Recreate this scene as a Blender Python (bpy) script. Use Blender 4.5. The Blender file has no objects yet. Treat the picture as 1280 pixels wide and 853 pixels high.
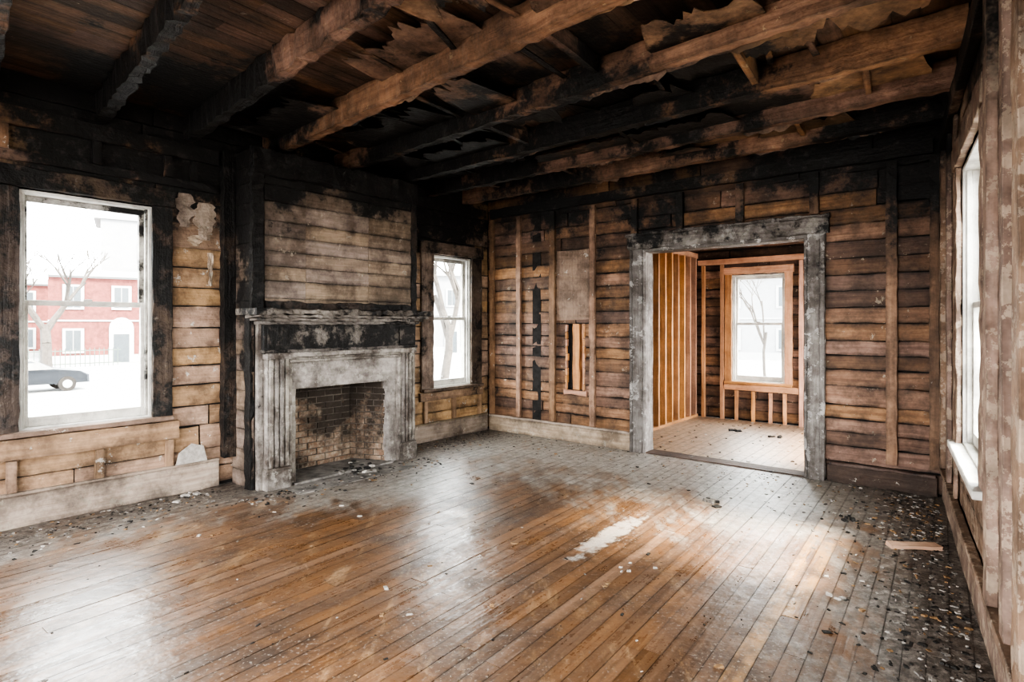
import bpy, bmesh, math, random
from mathutils import Vector, Matrix, noise as mn
RND=random.Random(11)
U=RND.uniform
scene=bpy.context.scene

# ------------------------------------------------------------------ plan (metres)
def V(x,y,z=0): return Vector((x,y,z))
C=V(-0.342,8.213); b=V(.7809,-.6247); l=V(-.6402,-.7682); r=V(-.5507,-.8347)
R=C+b*5.220
nl=V(.7682,-.6402); nb=V(-.6247,-.7809); nr=V(-.8347,.5507)
LEN_L=8.2; LEN_B=5.22; LEN_R=7.5
A=C+l*LEN_L; B=R+r*LEN_R
sd=(B-A); LEN_S=sd.length; sd.normalize(); ns=V(-sd.y,sd.x)
if (V(0,0)-A).dot(ns)<0: ns=-ns
HJ=3.12; HT=3.34
def frame(O,a,n):
    def P(u,d,z): 
        p=O+a*u+n*d; return Vector((p.x,p.y,z))
    P.O=O;P.a=a;P.n=n
    return P
PL=frame(C,l,nl); PB=frame(C,b,nb); PR=frame(R,r,nr); PS=frame(A,sd,ns)

# ------------------------------------------------------------------ mesh builder
class MB:
    def __init__(s): s.v=[];s.f=[];s.uv=[];s.un=[];s.c=[];s.mi=[]
    def face(s,idx,uv,un,c,mi=0):
        s.f.append(idx); s.uv.append(uv); s.un.append(un); s.c.append(c); s.mi.append(mi)
    def box(s,P,u0,u1,d0,d1,z0,z1,ax=None,n=1,jit=0.0,rr=None,g=0.0,mi=0,tilt=0.0,endj=0.0):
        lo=[u0,d0,z0]; hi=[u1,d1,z1]
        ext=[hi[i]-lo[i] for i in range(3)]
        if ax is None: ax=max(range(3),key=lambda i:ext[i])
        o=[i for i in range(3) if i!=ax]
        rr=RND.random() if rr is None else rr
        col=(rr,0.5+g,RND.random(),1)
        ou=U(0,50); ov=U(0,50); base=len(s.v)
        cs=[(0,0),(1,0),(1,1),(0,1)]
        ej=[U(-endj,endj) for _ in range(8)]
        for i in range(n+1):
            t=i/n
            for k,(p,q) in enumerate(cs):
                co=[0,0,0]; co[ax]=lo[ax]+ext[ax]*t
                if i==0: co[ax]+=abs(ej[k])
                if i==n: co[ax]-=abs(ej[4+k])
                co[o[0]]=lo[o[0]]+ext[o[0]]*p; co[o[1]]=lo[o[1]]+ext[o[1]]*q
                co[o[0]]+=U(-jit,jit); co[o[1]]+=U(-jit,jit)
                if tilt: co[2]+=tilt*(t-.5)
                s.v.append(P(*co))
        w=[ext[o[0]],ext[o[1]],ext[o[0]],ext[o[1]]]; acc=0
        for k in range(4):
            k2=(k+1)%4
            for i in range(n):
                a_=base+i*4+k; b_=base+i*4+k2; c_=b_+4; d_=a_+4
                U0=ou+ext[ax]*i/n; U1=ou+ext[ax]*(i+1)/n
                s.face((a_,b_,c_,d_),[(U0,ov+acc),(U0,ov+acc+w[k]),(U1,ov+acc+w[k]),(U1,ov+acc)],
                       [(0,0),(0,1),(1,1),(1,0)],col,mi)
            acc+=w[k]
        e=base+n*4
        uvs=[(ou,ov),(ou+.02,ov),(ou+.02,ov+w[1]),(ou,ov+w[1])]
        s.face((base,base+1,base+2,base+3),uvs,[(.5,.5)]*4,col,mi)
        s.face((e,e+1,e+2,e+3),uvs,[(.5,.5)]*4,col,mi)
    def tube(s,p0,p1,r0,r1,k=6,g=0,mi=0,cap=True):
        ax=(p1-p0).normalized(); up=Vector((0,0,1)) if abs(ax.z)<.9 else Vector((1,0,0))
        x=ax.cross(up).normalized(); y=ax.cross(x)
        base=len(s.v); col=(RND.random(),.5+g,RND.random(),1)
        for p,rad in((p0,r0),(p1,r1)):
            for i in range(k):
                a=2*math.pi*i/k; s.v.append(p+x*math.cos(a)*rad+y*math.sin(a)*rad)
        for i in range(k):
            j=(i+1)%k
            s.face((base+i,base+j,base+k+j,base+k+i),[(0,i/k),(0,i/k+.1),(1,i/k+.1),(1,i/k)],[(.5,.5)]*4,col,mi)
        if cap:
            s.face(tuple(base+i for i in range(k)),[(0,0)]*k,[(.5,.5)]*k,col,mi)
            s.face(tuple(base+k+i for i in range(k)),[(0,0)]*k,[(.5,.5)]*k,col,mi)
    def prism(s,pts,vec,g=0,mi=0,rr=None):
        k=len(pts); base=len(s.v); rr=RND.random() if rr is None else rr
        col=(rr,.5+g,RND.random(),1)
        for p in pts: s.v.append(Vector(p))
        for p in pts: s.v.append(Vector(p)+vec)
        f0=[((p-pts[0]).x+(p-pts[0]).y,p.z) for p in s.v[base:base+k]]
        s.face(tuple(range(base,base+k)),f0,[(.5,.5)]*k,col,mi)
        s.face(tuple(range(base+k,base+2*k)),f0,[(.5,.5)]*k,col,mi)
        for i in range(k):
            j=(i+1)%k
            s.face((base+i,base+j,base+k+j,base+k+i),[f0[i],f0[j],f0[j],f0[i]],[(.5,.5)]*4,col,mi)
    def chunk(s,c,sx,sy,sz,rot,g=0,mi=0,rr=None,rough=.3):
        base=len(s.v); col=(RND.random() if rr is None else rr,.5+g,RND.random(),1)
        pts=[(-1,-1,0),(1,-1,0),(1,1,0),(-1,1,0),(-.8,-.8,1),(.8,-.8,1),(.8,.8,1),(-.8,.8,1)]
        ca,sa=math.cos(rot),math.sin(rot)
        for x,y,z in pts:
            x=x*sx*U(1-rough,1+rough)*.5; y=y*sy*U(1-rough,1+rough)*.5; z=z*sz*U(1-rough,1+rough)
            s.v.append(Vector((c[0]+x*ca-y*sa,c[1]+x*sa+y*ca,c[2]+z)))
        for q in((0,1,2,3),(4,5,6,7),(0,1,5,4),(1,2,6,5),(2,3,7,6),(3,0,4,7)):
            s.face(tuple(base+i for i in q),[(0,0),(sx,0),(sx,sy),(0,sy)],[(.5,.5)]*4,col,mi)
    def grid(s,rows,g=0,mi=0,closed=False):
        base=len(s.v); n=len(rows); m=len(rows[0]); col=(RND.random(),.5+g,RND.random(),1); o=U(0,30)
        for rw in rows:
            for p in rw: s.v.append(p)
        L=(rows[-1][0]-rows[0][0]).length; W=(rows[0][-1]-rows[0][0]).length
        for i in range(n-1):
            for j in range(m-1):
                a_=base+i*m+j
                s.face((a_,a_+1,a_+m+1,a_+m),[(o+L*i/n,o+W*j/m),(o+L*i/n,o+W*(j+1)/m),(o+L*(i+1)/n,o+W*(j+1)/m),(o+L*(i+1)/n,o+W*j/m)],[(.5,.5)]*4,col,mi)
    def obj(s,name,mats,parent=None,smooth=False,bevel=0):
        me=bpy.data.meshes.new(name); me.from_pydata([tuple(v) for v in s.v],[],s.f)
        me.uv_layers.new(name="UVMap"); me.uv_layers.new(name="UVN")
        me.color_attributes.new(name="rnd",type='FLOAT_COLOR',domain='CORNER')
        fu=[c for q in s.uv for p in q for c in p]; fn=[c for q in s.un for p in q for c in p]
        fc=[c for fi,f in enumerate(s.f) for _ in f for c in s.c[fi]]
        me.uv_layers["UVMap"].data.foreach_set("uv",fu)
        me.uv_layers["UVN"].data.foreach_set("uv",fn)
        me.color_attributes["rnd"].data.foreach_set("color",fc)
        if not isinstance(mats,(list,tuple)): mats=[mats]
        for m in mats: me.materials.append(m)
        me.polygons.foreach_set("material_index",s.mi)
        me.polygons.foreach_set("use_smooth",[smooth]*len(s.f))
        bm=bmesh.new(); bm.from_mesh(me); bmesh.ops.recalc_face_normals(bm,faces=bm.faces); bm.to_mesh(me); bm.free()
        o=bpy.data.objects.new(name,me); scene.collection.objects.link(o)
        if bevel:
            md=o.modifiers.new("bevel",'BEVEL'); md.width=bevel; md.segments=1; md.limit_method='ANGLE'
        if parent is not None:
            o.parent=parent; o.matrix_parent_inverse=Matrix.Translation(-parent.location)
        return o
def empty(name,loc):
    e=bpy.data.objects.new(name,None); e.location=loc; e.empty_display_size=.2; scene.collection.objects.link(e); return e

# ------------------------------------------------------------------ node helper
class NT:
    def __init__(s,name):
        s.m=bpy.data.materials.new(name); s.m.use_nodes=True; s.t=s.m.node_tree; s.t.nodes.clear()
        s.out=s.t.nodes.new('ShaderNodeOutputMaterial')
    def put(s,sock,x):
        if isinstance(x,bpy.types.NodeSocket): s.t.links.new(x,sock)
        elif isinstance(x,tuple) and len(x)==3 and sock.type=='RGBA': sock.default_value=(*x,1)
        else: sock.default_value=x
    def n(s,typ,ins={},outi=0,**props):
        nd=s.t.nodes.new(typ)
        for k,v in props.items(): setattr(nd,k,v)
        for k,v in ins.items(): s.put(nd.inputs[k],v)
        return nd.outputs[outi] if outi is not None else nd
    def ma(s,op,a,b=0.0,c=None,clamp=False):
        ins={0:a,1:b}
        if c is not None: ins[2]=c
        return s.n('ShaderNodeMath',ins,operation=op,use_clamp=clamp)
    def mix(s,f,a,b,mode='MIX'):
        nd=s.t.nodes.new('ShaderNodeMix'); nd.data_type='RGBA'; nd.blend_type=mode
        s.put(nd.inputs[0],f); s.put(nd.inputs[6],a); s.put(nd.inputs[7],b); return nd.outputs[2]
    def mr(s,v,a,b,c=0.0,d=1.0,smooth=False):
        return s.n('ShaderNodeMapRange',{0:v,1:a,2:b,3:c,4:d},interpolation_type='SMOOTHSTEP' if smooth else 'LINEAR')
    def noise(s,vec,scale,detail=4,rough=.6,dist=0.0):
        return s.n('ShaderNodeTexNoise',{'Vector':vec,'Scale':scale,'Detail':detail,'Roughness':rough,'Distortion':dist})
    def bsdf(s,col,rough,bump=None,strength=.4,dist=.01,spec=.4,metal=0.0):
        nd=s.n('ShaderNodeBsdfPrincipled',{'Base Color':col,'Roughness':rough,'Specular IOR Level':spec,'Metallic':metal},outi=None)
        if bump is not None:
            s.t.links.new(s.n('ShaderNodeBump',{'Strength':strength,'Distance':dist,'Height':bump}),nd.inputs['Normal'])
        s.t.links.new(nd.outputs[0],s.out.inputs[0]); return s.m

SPH=[((-.7,6.1,3.2),2.5),((.75,4.7,3.3),1.9),((-2.6,4.9,3.2),1.7),((3.6,5.0,3.3),1.4)]
def charmask(t,pos,bias,zc,sph=1.0,attr=None,nscale=1.4):
    acc=0.0
    if sph>0:
        for c,rad in SPH:
            d=t.n('ShaderNodeVectorMath',{0:pos,1:c},outi=1,operation='DISTANCE')
            v=t.mr(d,rad,0.0,0.0,1.0)
            acc=v if acc==0.0 else t.ma('MAXIMUM',acc,v)
        acc=t.ma('MULTIPLY',acc,sph)
    z=t.n('ShaderNodeSeparateXYZ',{0:pos},outi=2)
    zt=t.mr(z,2.15,3.05,0.0,zc)
    nz=t.noise(pos,nscale,6,.74)
    raw=t.ma('ADD',acc,zt)
    raw=t.ma('ADD',raw,t.ma('MULTIPLY',t.ma('SUBTRACT',nz,.5),3.1))
    raw=t.ma('ADD',raw,bias)
    if attr is not None: raw=t.ma('ADD',raw,t.ma('SUBTRACT',attr,.5))
    return t.mr(raw,.22,.46,0,1,True),raw

def wood(name,c1,c2,rough=.65,bias=0.0,zc=.45,sph=.9,peel=0.0,peelcol=(.55,.5,.44),edge=.5,stain=.6,grain=28,spec=.3,charcol=(.009,.008,.0075),var=.55,bump=.5,ashy=.3,nscale=1.4):
    t=NT(name); pos=t.n('ShaderNodeNewGeometry'); uv=t.n('ShaderNodeUVMap',uv_map="UVMap"); un=t.n('ShaderNodeUVMap',uv_map="UVN")
    at=t.n('ShaderNodeVertexColor',layer_name="rnd"); sp=t.n('ShaderNodeSeparateColor',{0:at},outi=None)
    r_,g_,b_=sp.outputs[0],sp.outputs[1],sp.outputs[2]
    mp=t.n('ShaderNodeMapping',{0:uv,'Scale':(1.6,grain,1)})
    gr=t.noise(mp,1.0,3,.65,.4)
    col=t.mix(t.mr(gr,.32,.68),c1,c2)
    val=t.mr(r_,0,1,1-var,1+var*.8)
    hs=t.n('ShaderNodeHueSaturation',{'Hue':t.mr(b_,0,1,.487,.503),'Saturation':t.mr(b_,0,1,.72,1.0),'Value':val,'Color':col})
    n2=t.noise(pos,3.2,5,.72)
    col=t.mix(t.mr(n2,.40,.64,0,stain),hs,(.030,.018,.012))
    v=t.n('ShaderNodeSeparateXYZ',{0:un},outi=1)
    e=t.ma('POWER',t.ma('ABSOLUTE',t.ma('SUBTRACT',t.ma('MULTIPLY',v,2.0),1.0)),4.0)
    col=t.mix(t.ma('MULTIPLY',e,t.mr(n2,.4,.6,edge*.4,edge)),col,(.012,.009,.007))
    fine=t.noise(pos,9.0,6,.75)
    if peel>0:
        pm=t.mr(fine,.66-.3*peel,.68-.3*peel,0,1)
        col=t.mix(pm,col,t.mix(t.mr(n2,.3,.6),peelcol,tuple(x*.5 for x in peelcol)))
    mask,raw=charmask(t,pos,bias,zc,sph,g_,nscale)
    col=t.mix(t.mr(raw,-.30,.35,0,.78),col,t.mix(.85,col,(.018,.012,.009)))
    cc=t.mix(t.mr(fine,.55,.70,0,ashy),charcol,(.13,.115,.10))
    col=t.mix(mask,col,cc)
    hb=t.ma('ADD',gr,t.noise(pos,30,2,.6))
    return t.bsdf(col,rough,hb,bump,.010,spec)

M_wall =wood("charred_wall_boards",(.140,.067,.030),(.26,.138,.066),bias=-.30,zc=.58,peel=.09,peelcol=(.38,.31,.23),edge=.85,var=.5,stain=.7)
M_wallL=wood("scorched_tan_boards",(.29,.167,.080),(.42,.265,.14),bias=-.42,zc=.90,peel=.12,edge=.5,var=.15,stain=.65)
M_breast=wood("sooty_breast_boards",(.20,.142,.097),(.31,.23,.165),bias=-.30,zc=.55,sph=.5,peel=.15,peelcol=(.40,.33,.26),edge=.75,var=.22,stain=.65)
M_stud =wood("scorched_stud_wood",(.19,.098,.046),(.31,.175,.085),bias=-.26,zc=.6,peel=.08,edge=.4,var=.3)
M_apron=wood("bare_apron_wood",(.24,.14,.068),(.35,.22,.12),bias=-.34,zc=0,sph=0,peel=.12,edge=.5,var=.25,nscale=2.2)
M_fresh=wood("fresh_stud_wood",(.39,.170,.058),(.55,.27,.105),bias=-.66,zc=.1,sph=0,edge=.2,var=.25,stain=.35)
M_joist=wood("joist_wood",(.19,.090,.036),(.34,.173,.075),bias=-.18,zc=0,sph=1.1,peel=.08,peelcol=(.44,.31,.19),edge=.5,var=.22,stain=.65,bump=.8,nscale=1.3)
M_deck =wood("deck_board_wood",(.075,.038,.018),(.16,.083,.040),bias=-.24,zc=0,sph=1.0,edge=.8,var=.6,peel=.05,peelcol=(.3,.25,.19))
M_black=wood("burnt_black_wood",(.05,.035,.025),(.10,.07,.05),bias=.35,zc=.2,sph=0,peel=.03,edge=.2,bump=1.0,ashy=.22)
M_casing=wood("burnt_casing_wood",(.13,.085,.055),(.23,.165,.115),bias=.10,zc=.2,sph=0,peel=.12,peelcol=(.35,.31,.27),edge=.2,bump=.8,nscale=2.2)
M_doorc=wood("sooty_grey_casing",(.15,.13,.115),(.29,.265,.24),bias=-.22,zc=.6,sph=0,peel=.35,peelcol=(.42,.395,.37),edge=.6,stain=.7,bump=.8,nscale=2.8)
M_base =wood("dusty_baseboard",(.23,.165,.11),(.34,.265,.19),bias=-.30,zc=0,sph=0,peel=.2,peelcol=(.40,.34,.27),edge=.6,nscale=2.2)
M_based=wood("charred_baseboard",(.08,.045,.028),(.14,.085,.055),bias=0,zc=0,sph=0,peel=.08,edge=.5)
M_sash =wood("old_white_sash_paint",(.50,.475,.42),(.62,.59,.53),bias=-.45,zc=.35,sph=0,peel=.2,peelcol=(.62,.60,.54),edge=.15,var=.08,stain=.4,grain=14,nscale=2.5)
M_rwall=wood("peeling_paint_boards",(.20,.12,.075),(.31,.20,.13),bias=-.44,zc=.75,sph=.5,peel=.45,peelcol=(.42,.32,.24),edge=.6,var=.15,stain=.65,grain=12)
M_mant =wood("ashen_mantel",(.19,.166,.14),(.33,.295,.255),bias=-.16,zc=0,sph=0,peel=.3,peelcol=(.42,.385,.34),edge=.4,var=.15,stain=.85,grain=10,bump=1.0,nscale=3.0)
M_mantB=wood("burnt_mantel",(.16,.14,.12),(.28,.25,.22),bias=.18,zc=0,sph=0,peel=.1,peelcol=(.42,.39,.35),edge=.2,var=.15,stain=.5,grain=18,bump=1.2,nscale=2.4)
M_paper=wood("torn_lath_paper",(.19,.10,.048),(.32,.185,.098),bias=-.22,zc=0,sph=1.1,peel=.10,peelcol=(.46,.34,.23),edge=0,var=.45,stain=.8,grain=6)

def mat_brick():
    t=NT("old_firebox_brick"); pos=t.n('ShaderNodeNewGeometry'); at=t.n('ShaderNodeVertexColor',layer_name="rnd")
    sp=t.n('ShaderNodeSeparateColor',{0:at},outi=None)
    n1=t.noise(pos,22,6,.7); n2=t.noise(pos,3.0,5,.7)
    col=t.mix(sp.outputs[0],(.165,.10,.066),(.25,.175,.125))
    col=t.mix(t.mr(n1,.45,.7),col,(.32,.27,.215))
    z=t.n('ShaderNodeSeparateXYZ',{0:pos},outi=2)
    k=t.ma('ADD',n2,t.mr(z,.15,.9,0,.20))
    col=t.mix(t.mr(k,.43,.62,0,.93),col,(.022,.018,.015))
    return t.bsdf(col,.9,n1,.8,.01,.2)
M_brick=mat_brick()
def mat_simple(name,c,rough=.8,n=.25,scale=8,spec=.3):
    t=NT(name); pos=t.n('ShaderNodeNewGeometry'); a=t.noise(pos,scale,6,.7)
    col=t.mix(t.mr(a,.35,.65),tuple(x*(1-n) for x in c),tuple(min(1,x*(1+n)) for x in c))
    return t.bsdf(col,rough,a,.4,.01,spec)
M_mortar=mat_simple("sooty_mortar",(.08,.066,.055),.95,.5,12)
M_soot=mat_simple("soot_black",(.014,.012,.011),.95,.5,12)
M_stone=mat_simple("ashy_hearth_stone",(.17,.155,.14),.8,.6,6)

def mat_floor(name,dusty=0.0):
    t=NT(name); pos=t.n('ShaderNodeNewGeometry'); uv=t.n('ShaderNodeUVMap',uv_map="UVMap"); un=t.n('ShaderNodeUVMap',uv_map="UVN")
    at=t.n('ShaderNodeVertexColor',layer_name="rnd"); sp=t.n('ShaderNodeSeparateColor',{0:at},outi=None)
    gr=t.noise(t.n('ShaderNodeMapping',{0:uv,'Scale':(.9,26,1)}),1.0,5,.66,.5)
    col=t.mix(t.mr(gr,.28,.72),(.070,.030,.012),(.170,.079,.033))
    col=t.n('ShaderNodeHueSaturation',{'Hue':.503,'Saturation':t.mr(sp.outputs[2],0,1,.80,1.0),'Value':t.mr(sp.outputs[0],0,1,.72,1.28),'Color':col})
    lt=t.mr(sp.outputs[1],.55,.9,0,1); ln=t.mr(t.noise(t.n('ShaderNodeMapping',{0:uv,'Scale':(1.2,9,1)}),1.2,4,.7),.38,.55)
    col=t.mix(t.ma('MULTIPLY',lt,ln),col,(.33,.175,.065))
    wn=t.noise(t.n('ShaderNodeMapping',{0:pos,'Rotation':(0,0,math.radians(37)),'Scale':(2.6,.7,1)}),1.7,8,.82,.3)
    col=t.mix(t.mr(wn,.54,.68,0,.72),col,(.35,.225,.125))
    drk=t.noise(pos,1.4,7,.78); col=t.mix(t.mr(drk,.47,.64,0,.80),col,(.028,.016,.010))
    v=t.n('ShaderNodeSeparateXYZ',{0:un},outi=1)
    e=t.ma('POWER',t.ma('ABSOLUTE',t.ma('SUBTRACT',t.ma('MULTIPLY',v,2.0),1.0)),10.0)
    def dist(O,n):
        dv=t.n('ShaderNodeVectorMath',{0:pos,1:tuple(O)},operation='SUBTRACT')
        return t.n('ShaderNodeVectorMath',{0:dv,1:tuple(n)},outi=1,operation='DOT_PRODUCT')
    dL,dB,dR=dist(C,nl),dist(C,nb),dist(R,nr)
    m=t.mr(dL,1.4,.35,0,1.1); m=t.ma('MAXIMUM',m,t.mr(dB,3.0,.9,0,1.1)); m=t.ma('MAXIMUM',m,t.mr(dR,1.2,.3,0,1.1))
    hc=t.n('ShaderNodeVectorMath',{0:pos,1:tuple(PL(2.6,.6,0))},outi=1,operation='DISTANCE')
    m=t.ma('MAXIMUM',m,t.mr(hc,1.8,.7,0,1.15))
    nz=t.noise(t.n('ShaderNodeMapping',{0:pos,'Rotation':(0,0,math.radians(37)),'Scale':(1.6,.7,1)}),2.0,8,.82); raw=t.ma('ADD',m,t.ma('MULTIPLY',t.ma('SUBTRACT',nz,.5),3.2)); raw=t.ma('ADD',raw,dusty)
    ash=t.mr(raw,.35,1.1,.02,.90,True)
    fine=t.noise(pos,12,8,.80)
    acol=t.mix(t.mr(fine,.38,.62),(.095,.080,.068),(.33,.30,.265))
    gritm=t.ma('MAXIMUM',t.mr(dL,1.1,.35,0,1),t.mr(dR,1.0,.3,0,1))
    gritn=t.mr(t.noise(pos,17,7,.86),.42,.56)
    acol=t.mix(t.ma('MULTIPLY',gritm,gritn),acol,(.028,.025,.022))
    if dusty>0: acol=t.mix(t.mr(fine,.38,.6),(.15,.09,.052),(.36,.255,.175))
    col=t.mix(ash,col,acol)
    col=t.mix(t.ma('MULTIPLY',e,t.mr(drk,.35,.55,.25,.75)),col,(.015,.009,.006))
    s1=t.noise(pos,55,2,.6)
    sm=t.ma('MULTIPLY',t.mr(s1,.60,.66),t.mr(drk,.42,.60)); col=t.mix(t.ma('MULTIPLY',sm,.6),col,(.34,.30,.26))
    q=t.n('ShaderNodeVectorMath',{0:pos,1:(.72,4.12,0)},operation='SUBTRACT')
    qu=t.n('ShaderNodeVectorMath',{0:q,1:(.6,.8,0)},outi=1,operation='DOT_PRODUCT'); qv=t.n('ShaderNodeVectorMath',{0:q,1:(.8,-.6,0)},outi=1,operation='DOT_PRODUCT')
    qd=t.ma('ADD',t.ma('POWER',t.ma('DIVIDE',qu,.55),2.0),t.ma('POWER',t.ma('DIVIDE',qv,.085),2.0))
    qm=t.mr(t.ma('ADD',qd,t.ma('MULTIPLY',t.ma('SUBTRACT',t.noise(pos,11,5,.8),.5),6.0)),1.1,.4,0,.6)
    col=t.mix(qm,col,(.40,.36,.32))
    rgh=t.ma('ADD',t.mr(gr,.35,.65,.24,.34),t.mr(drk,.4,.62,-.03,.16))
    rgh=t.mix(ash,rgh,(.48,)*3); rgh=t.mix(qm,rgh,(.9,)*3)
    h=t.ma('ADD',t.ma('MULTIPLY',gr,.5),t.noise(pos,9,3,.6))
    return t.bsdf(col,rgh,h,.55,.008,.5)
M_floor=mat_floor("worn_varnished_floorboards"); M_floor2=mat_floor("dusty_floorboards",.45)

def mat_glass():
    t=NT("window_glass"); tr=t.n('ShaderNodeBsdfTransparent',{0:(.96,.98,.97)}); gl=t.n('ShaderNodeBsdfGlossy',{'Roughness':.03})
    mx=t.n('ShaderNodeMixShader',{0:.04,1:tr,2:gl}); t.t.links.new(mx,t.out.inputs[0]); return t.m
M_glass=mat_glass()

# ------------------------------------------------------------------ walls
TH=.16
def build_wall(name,P,L,H,openings,mat,row=.155,zb=0.0,z_lo=0.0,u_start=0.0,endj=.01,ja=.004):
    mb=MB()
    ops=sorted(openings); u=u_start-.14
    segs=[]
    for (a0,a1,z0,z1) in ops:
        if a0>u: segs.append((u,a0,zb,H))
        if z0>zb+.02: segs.append((a0,a1,zb,z0))
        if z1<H: segs.append((a0,a1,z1,H))
        u=max(u,a1)
    if u<L: segs.append((u,L+.02,zb,H))
    for sgm in segs: mb.box(P,sgm[0],sgm[1],-TH,-.024,sgm[2],sgm[3],ax=0,g=.5,mi=1)
    z=z_lo+U(0,.03)
    while z<H-.03:
        h=row*U(.82,1.2); z1=min(z+h,H)
        iv=[(u_start,L)]
        for (a0,a1,b0,b1) in ops:
            if z1>b0 and z<b1:
                nv=[]
                for (x0,x1) in iv:
                    if a1<=x0 or a0>=x1: nv.append((x0,x1))
                    else:
                        if a0>x0: nv.append((x0,a0))
                        if a1<x1: nv.append((a1,x1))
                iv=nv
        for (x0,x1) in iv:
            x=x0
            while x<x1-.01:
                e=min(x1,x+U(.9,2.3)); 
                if x1-e<.4: e=x1
                n=max(1,int((e-x)/.09))
                d=U(-.006,.004)
                mb.box(P,x+.002,e-.002,-.022+d,d,z+U(.002,.009),z1-U(.001,.008),ax=0,n=n,jit=ja,tilt=U(-.008,.008),g=U(-.14,.20),endj=endj)
                x=e
        z=z1
    return mb.obj(name,[mat,M_soot])

W1=(4.277,5.161,.70,2.50); W2=(.361,1.07,.67,2.39); W3=(6.55,7.05,.9,2.5)
DOOR=(2.407,4.141,0.0,2.36); NICHE=(1.33,1.60,.66,1.50)
WR=(1.353,2.576,.70,2.53); WR2=(4.5,5.7,.70,2.53)
HW=HT+.02
w_left =build_wall("wall_left",PL,LEN_L,HW,[W1,W2,W3],M_wallL,row=.185)
w_back =build_wall("wall_back",PB,LEN_B,HW,[DOOR,NICHE],M_wall,row=.15,ja=.006)
w_right=build_wall("wall_right",PR,LEN_R,HW,[WR,WR2],M_rwall,row=.2)
WS1=(.8,2.6,.5,2.6); WS2=(3.4,5.2,.5,2.6)  # unseen rear openings, made large to light the room from behind
w_south=build_wall("wall_front",PS,LEN_S,HW,[WS1,WS2],M_rwall,row=.2)

# ---------------- room trim and framing
mb=MB()
mb.box(PL,3.73,8.15,0.006,.026,0,.24,ax=0,n=24,jit=.003,g=-.05)
mb.box(PL,3.73,8.15,0.006,.036,.235,.262,ax=0,n=24,jit=.003,g=-.05)
mb.box(PL,.03,1.70,.006,.024,0,.22,ax=0,n=10,jit=.003); mb.box(PL,.03,1.70,.006,.034,.215,.24,ax=0,n=8,jit=.003)
mb.obj("baseboard_left",M_base,bevel=.004)
mb=MB(); mb.box(PB,.04,2.24,.006,.024,0,.20,ax=0,n=12,jit=.003,g=-.1,rr=.7); mb.box(PB,.04,2.24,.006,.034,.195,.225,ax=0,n=12,jit=.003,g=-.1,rr=.8)
mb.obj("baseboard_back",M_base,bevel=.004)
mb=MB(); mb.box(PB,4.31,5.16,.006,.03,0,.17,ax=0,n=8,jit=.006,g=.0); mb.box(PB,4.33,5.15,.006,.05,.165,.19,ax=0,n=8,jit=.006,g=.1)
mb.obj("baseboard_back_charred",M_based,bevel=.004)
mb=MB(); mb.box(PR,.04,7.4,.006,.03,0,.24,ax=0,n=30,jit=.003); mb.box(PR,.04,7.4,.006,.05,.235,.275,ax=0,n=30,jit=.003)
mb.obj("baseboard_right",M_rwall,bevel=.004)

mb=MB()   # back wall studs
for t_,w_,g_ in((.10,.07,-.1),(.578,.07,-.2),(1.132,.085,-.2),(1.732,.075,-.1),(4.828,.085,.10),(5.14,.07,.15)):
    mb.box(PB,t_-w_/2,t_+w_/2,0.006,.045,.235,HJ-.16,ax=2,n=30,jit=.005,g=g_)
for t_ in (2.3,2.85,3.5,4.2):
    mb.box(PB,t_-.04,t_+.04,0.006,.045,2.56,HJ-.16,ax=2,n=6,jit=.004,g=.25)
mb.box(PB,.09,LEN_B-.09,.006,.07,HJ-.14,HJ-.02,ax=0,n=36,jit=.006,g=.3)
mb.obj("wall_studs_back",M_stud)
mb=MB()
mb.box(PB,1.19,1.68,.006,.014,1.54,2.45,ax=2,n=14,jit=.010,g=-.1,rr=.6,endj=.05)
mb.obj("wall_patch_panel",wood("patch_panel_wood",(.17,.105,.060),(.26,.17,.10),bias=-.36,zc=.6,peel=.10,edge=.2,var=.1,sph=0))
mb=MB()   # splintered edges of the hole in the boards
for k in range(9):
    z=.66+k*.093
    mb.box(PB,1.33-.01,1.33+U(.0,.03),-.03,U(.004,.012),z,z+.085,ax=0,jit=.006,g=-.1)
    mb.box(PB,1.60-U(.0,.03),1.61,-.03,U(.004,.012),z,z+.085,ax=0,jit=.006,g=-.1)
mb.box(PB,1.30,1.64,-.10,.012,.60,.655,ax=0,n=3,jit=.008,g=-.3); mb.box(PB,1.40,1.50,-.13,-.04,.62,1.56,ax=2,n=8,jit=.006,g=-.5,rr=.9)
mb.box(PB,1.535,1.575,-.13,-.05,.62,1.56,ax=2,n=8,jit=.004,g=-.5,rr=.8)
mb.obj("wall_hole_splinters",M_fresh)

mb=MB()   # left wall top framing
mb.box(PL,.09,1.70,.006,.05,HJ-.16,HJ-.03,ax=0,n=14,jit=.006,g=.15)
mb.box(PL,3.74,8.1,.006,.05,HJ-.16,HJ-.03,ax=0,n=36,jit=.006,g=-.25)
mb.box(PL,3.74,8.1,.006,.045,2.70,2.77,ax=0,n=30,jit=.006,g=.1)
for s_ in(3.95,4.16,4.68,5.25,5.9): mb.box(PL,s_-.03,s_+.03,.006,.045,2.775,HJ-.165,ax=2,n=3,jit=.004,g=-.3)
mb.obj("wall_framing_left",M_stud)
mb=MB()
mb.box(PL,4.08,5.9,.006,.045,.50,.655,ax=0,n=14,jit=.004,g=-.05,rr=.7)
for s_ in(4.15,4.66,5.2,5.7): mb.box(PL,s_-.03,s_+.03,.006,.04,.265,.495,ax=2,n=3,jit=.003,g=-.15)
mb.box(PL,.15,1.3,.006,.045,.52,.625,ax=0,n=8,jit=.004,g=.3)
for s_ in(.2,.7,1.2): mb.box(PL,s_-.03,s_+.03,.006,.04,.245,.515,ax=2,n=3,jit=.003,g=-.15)
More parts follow.
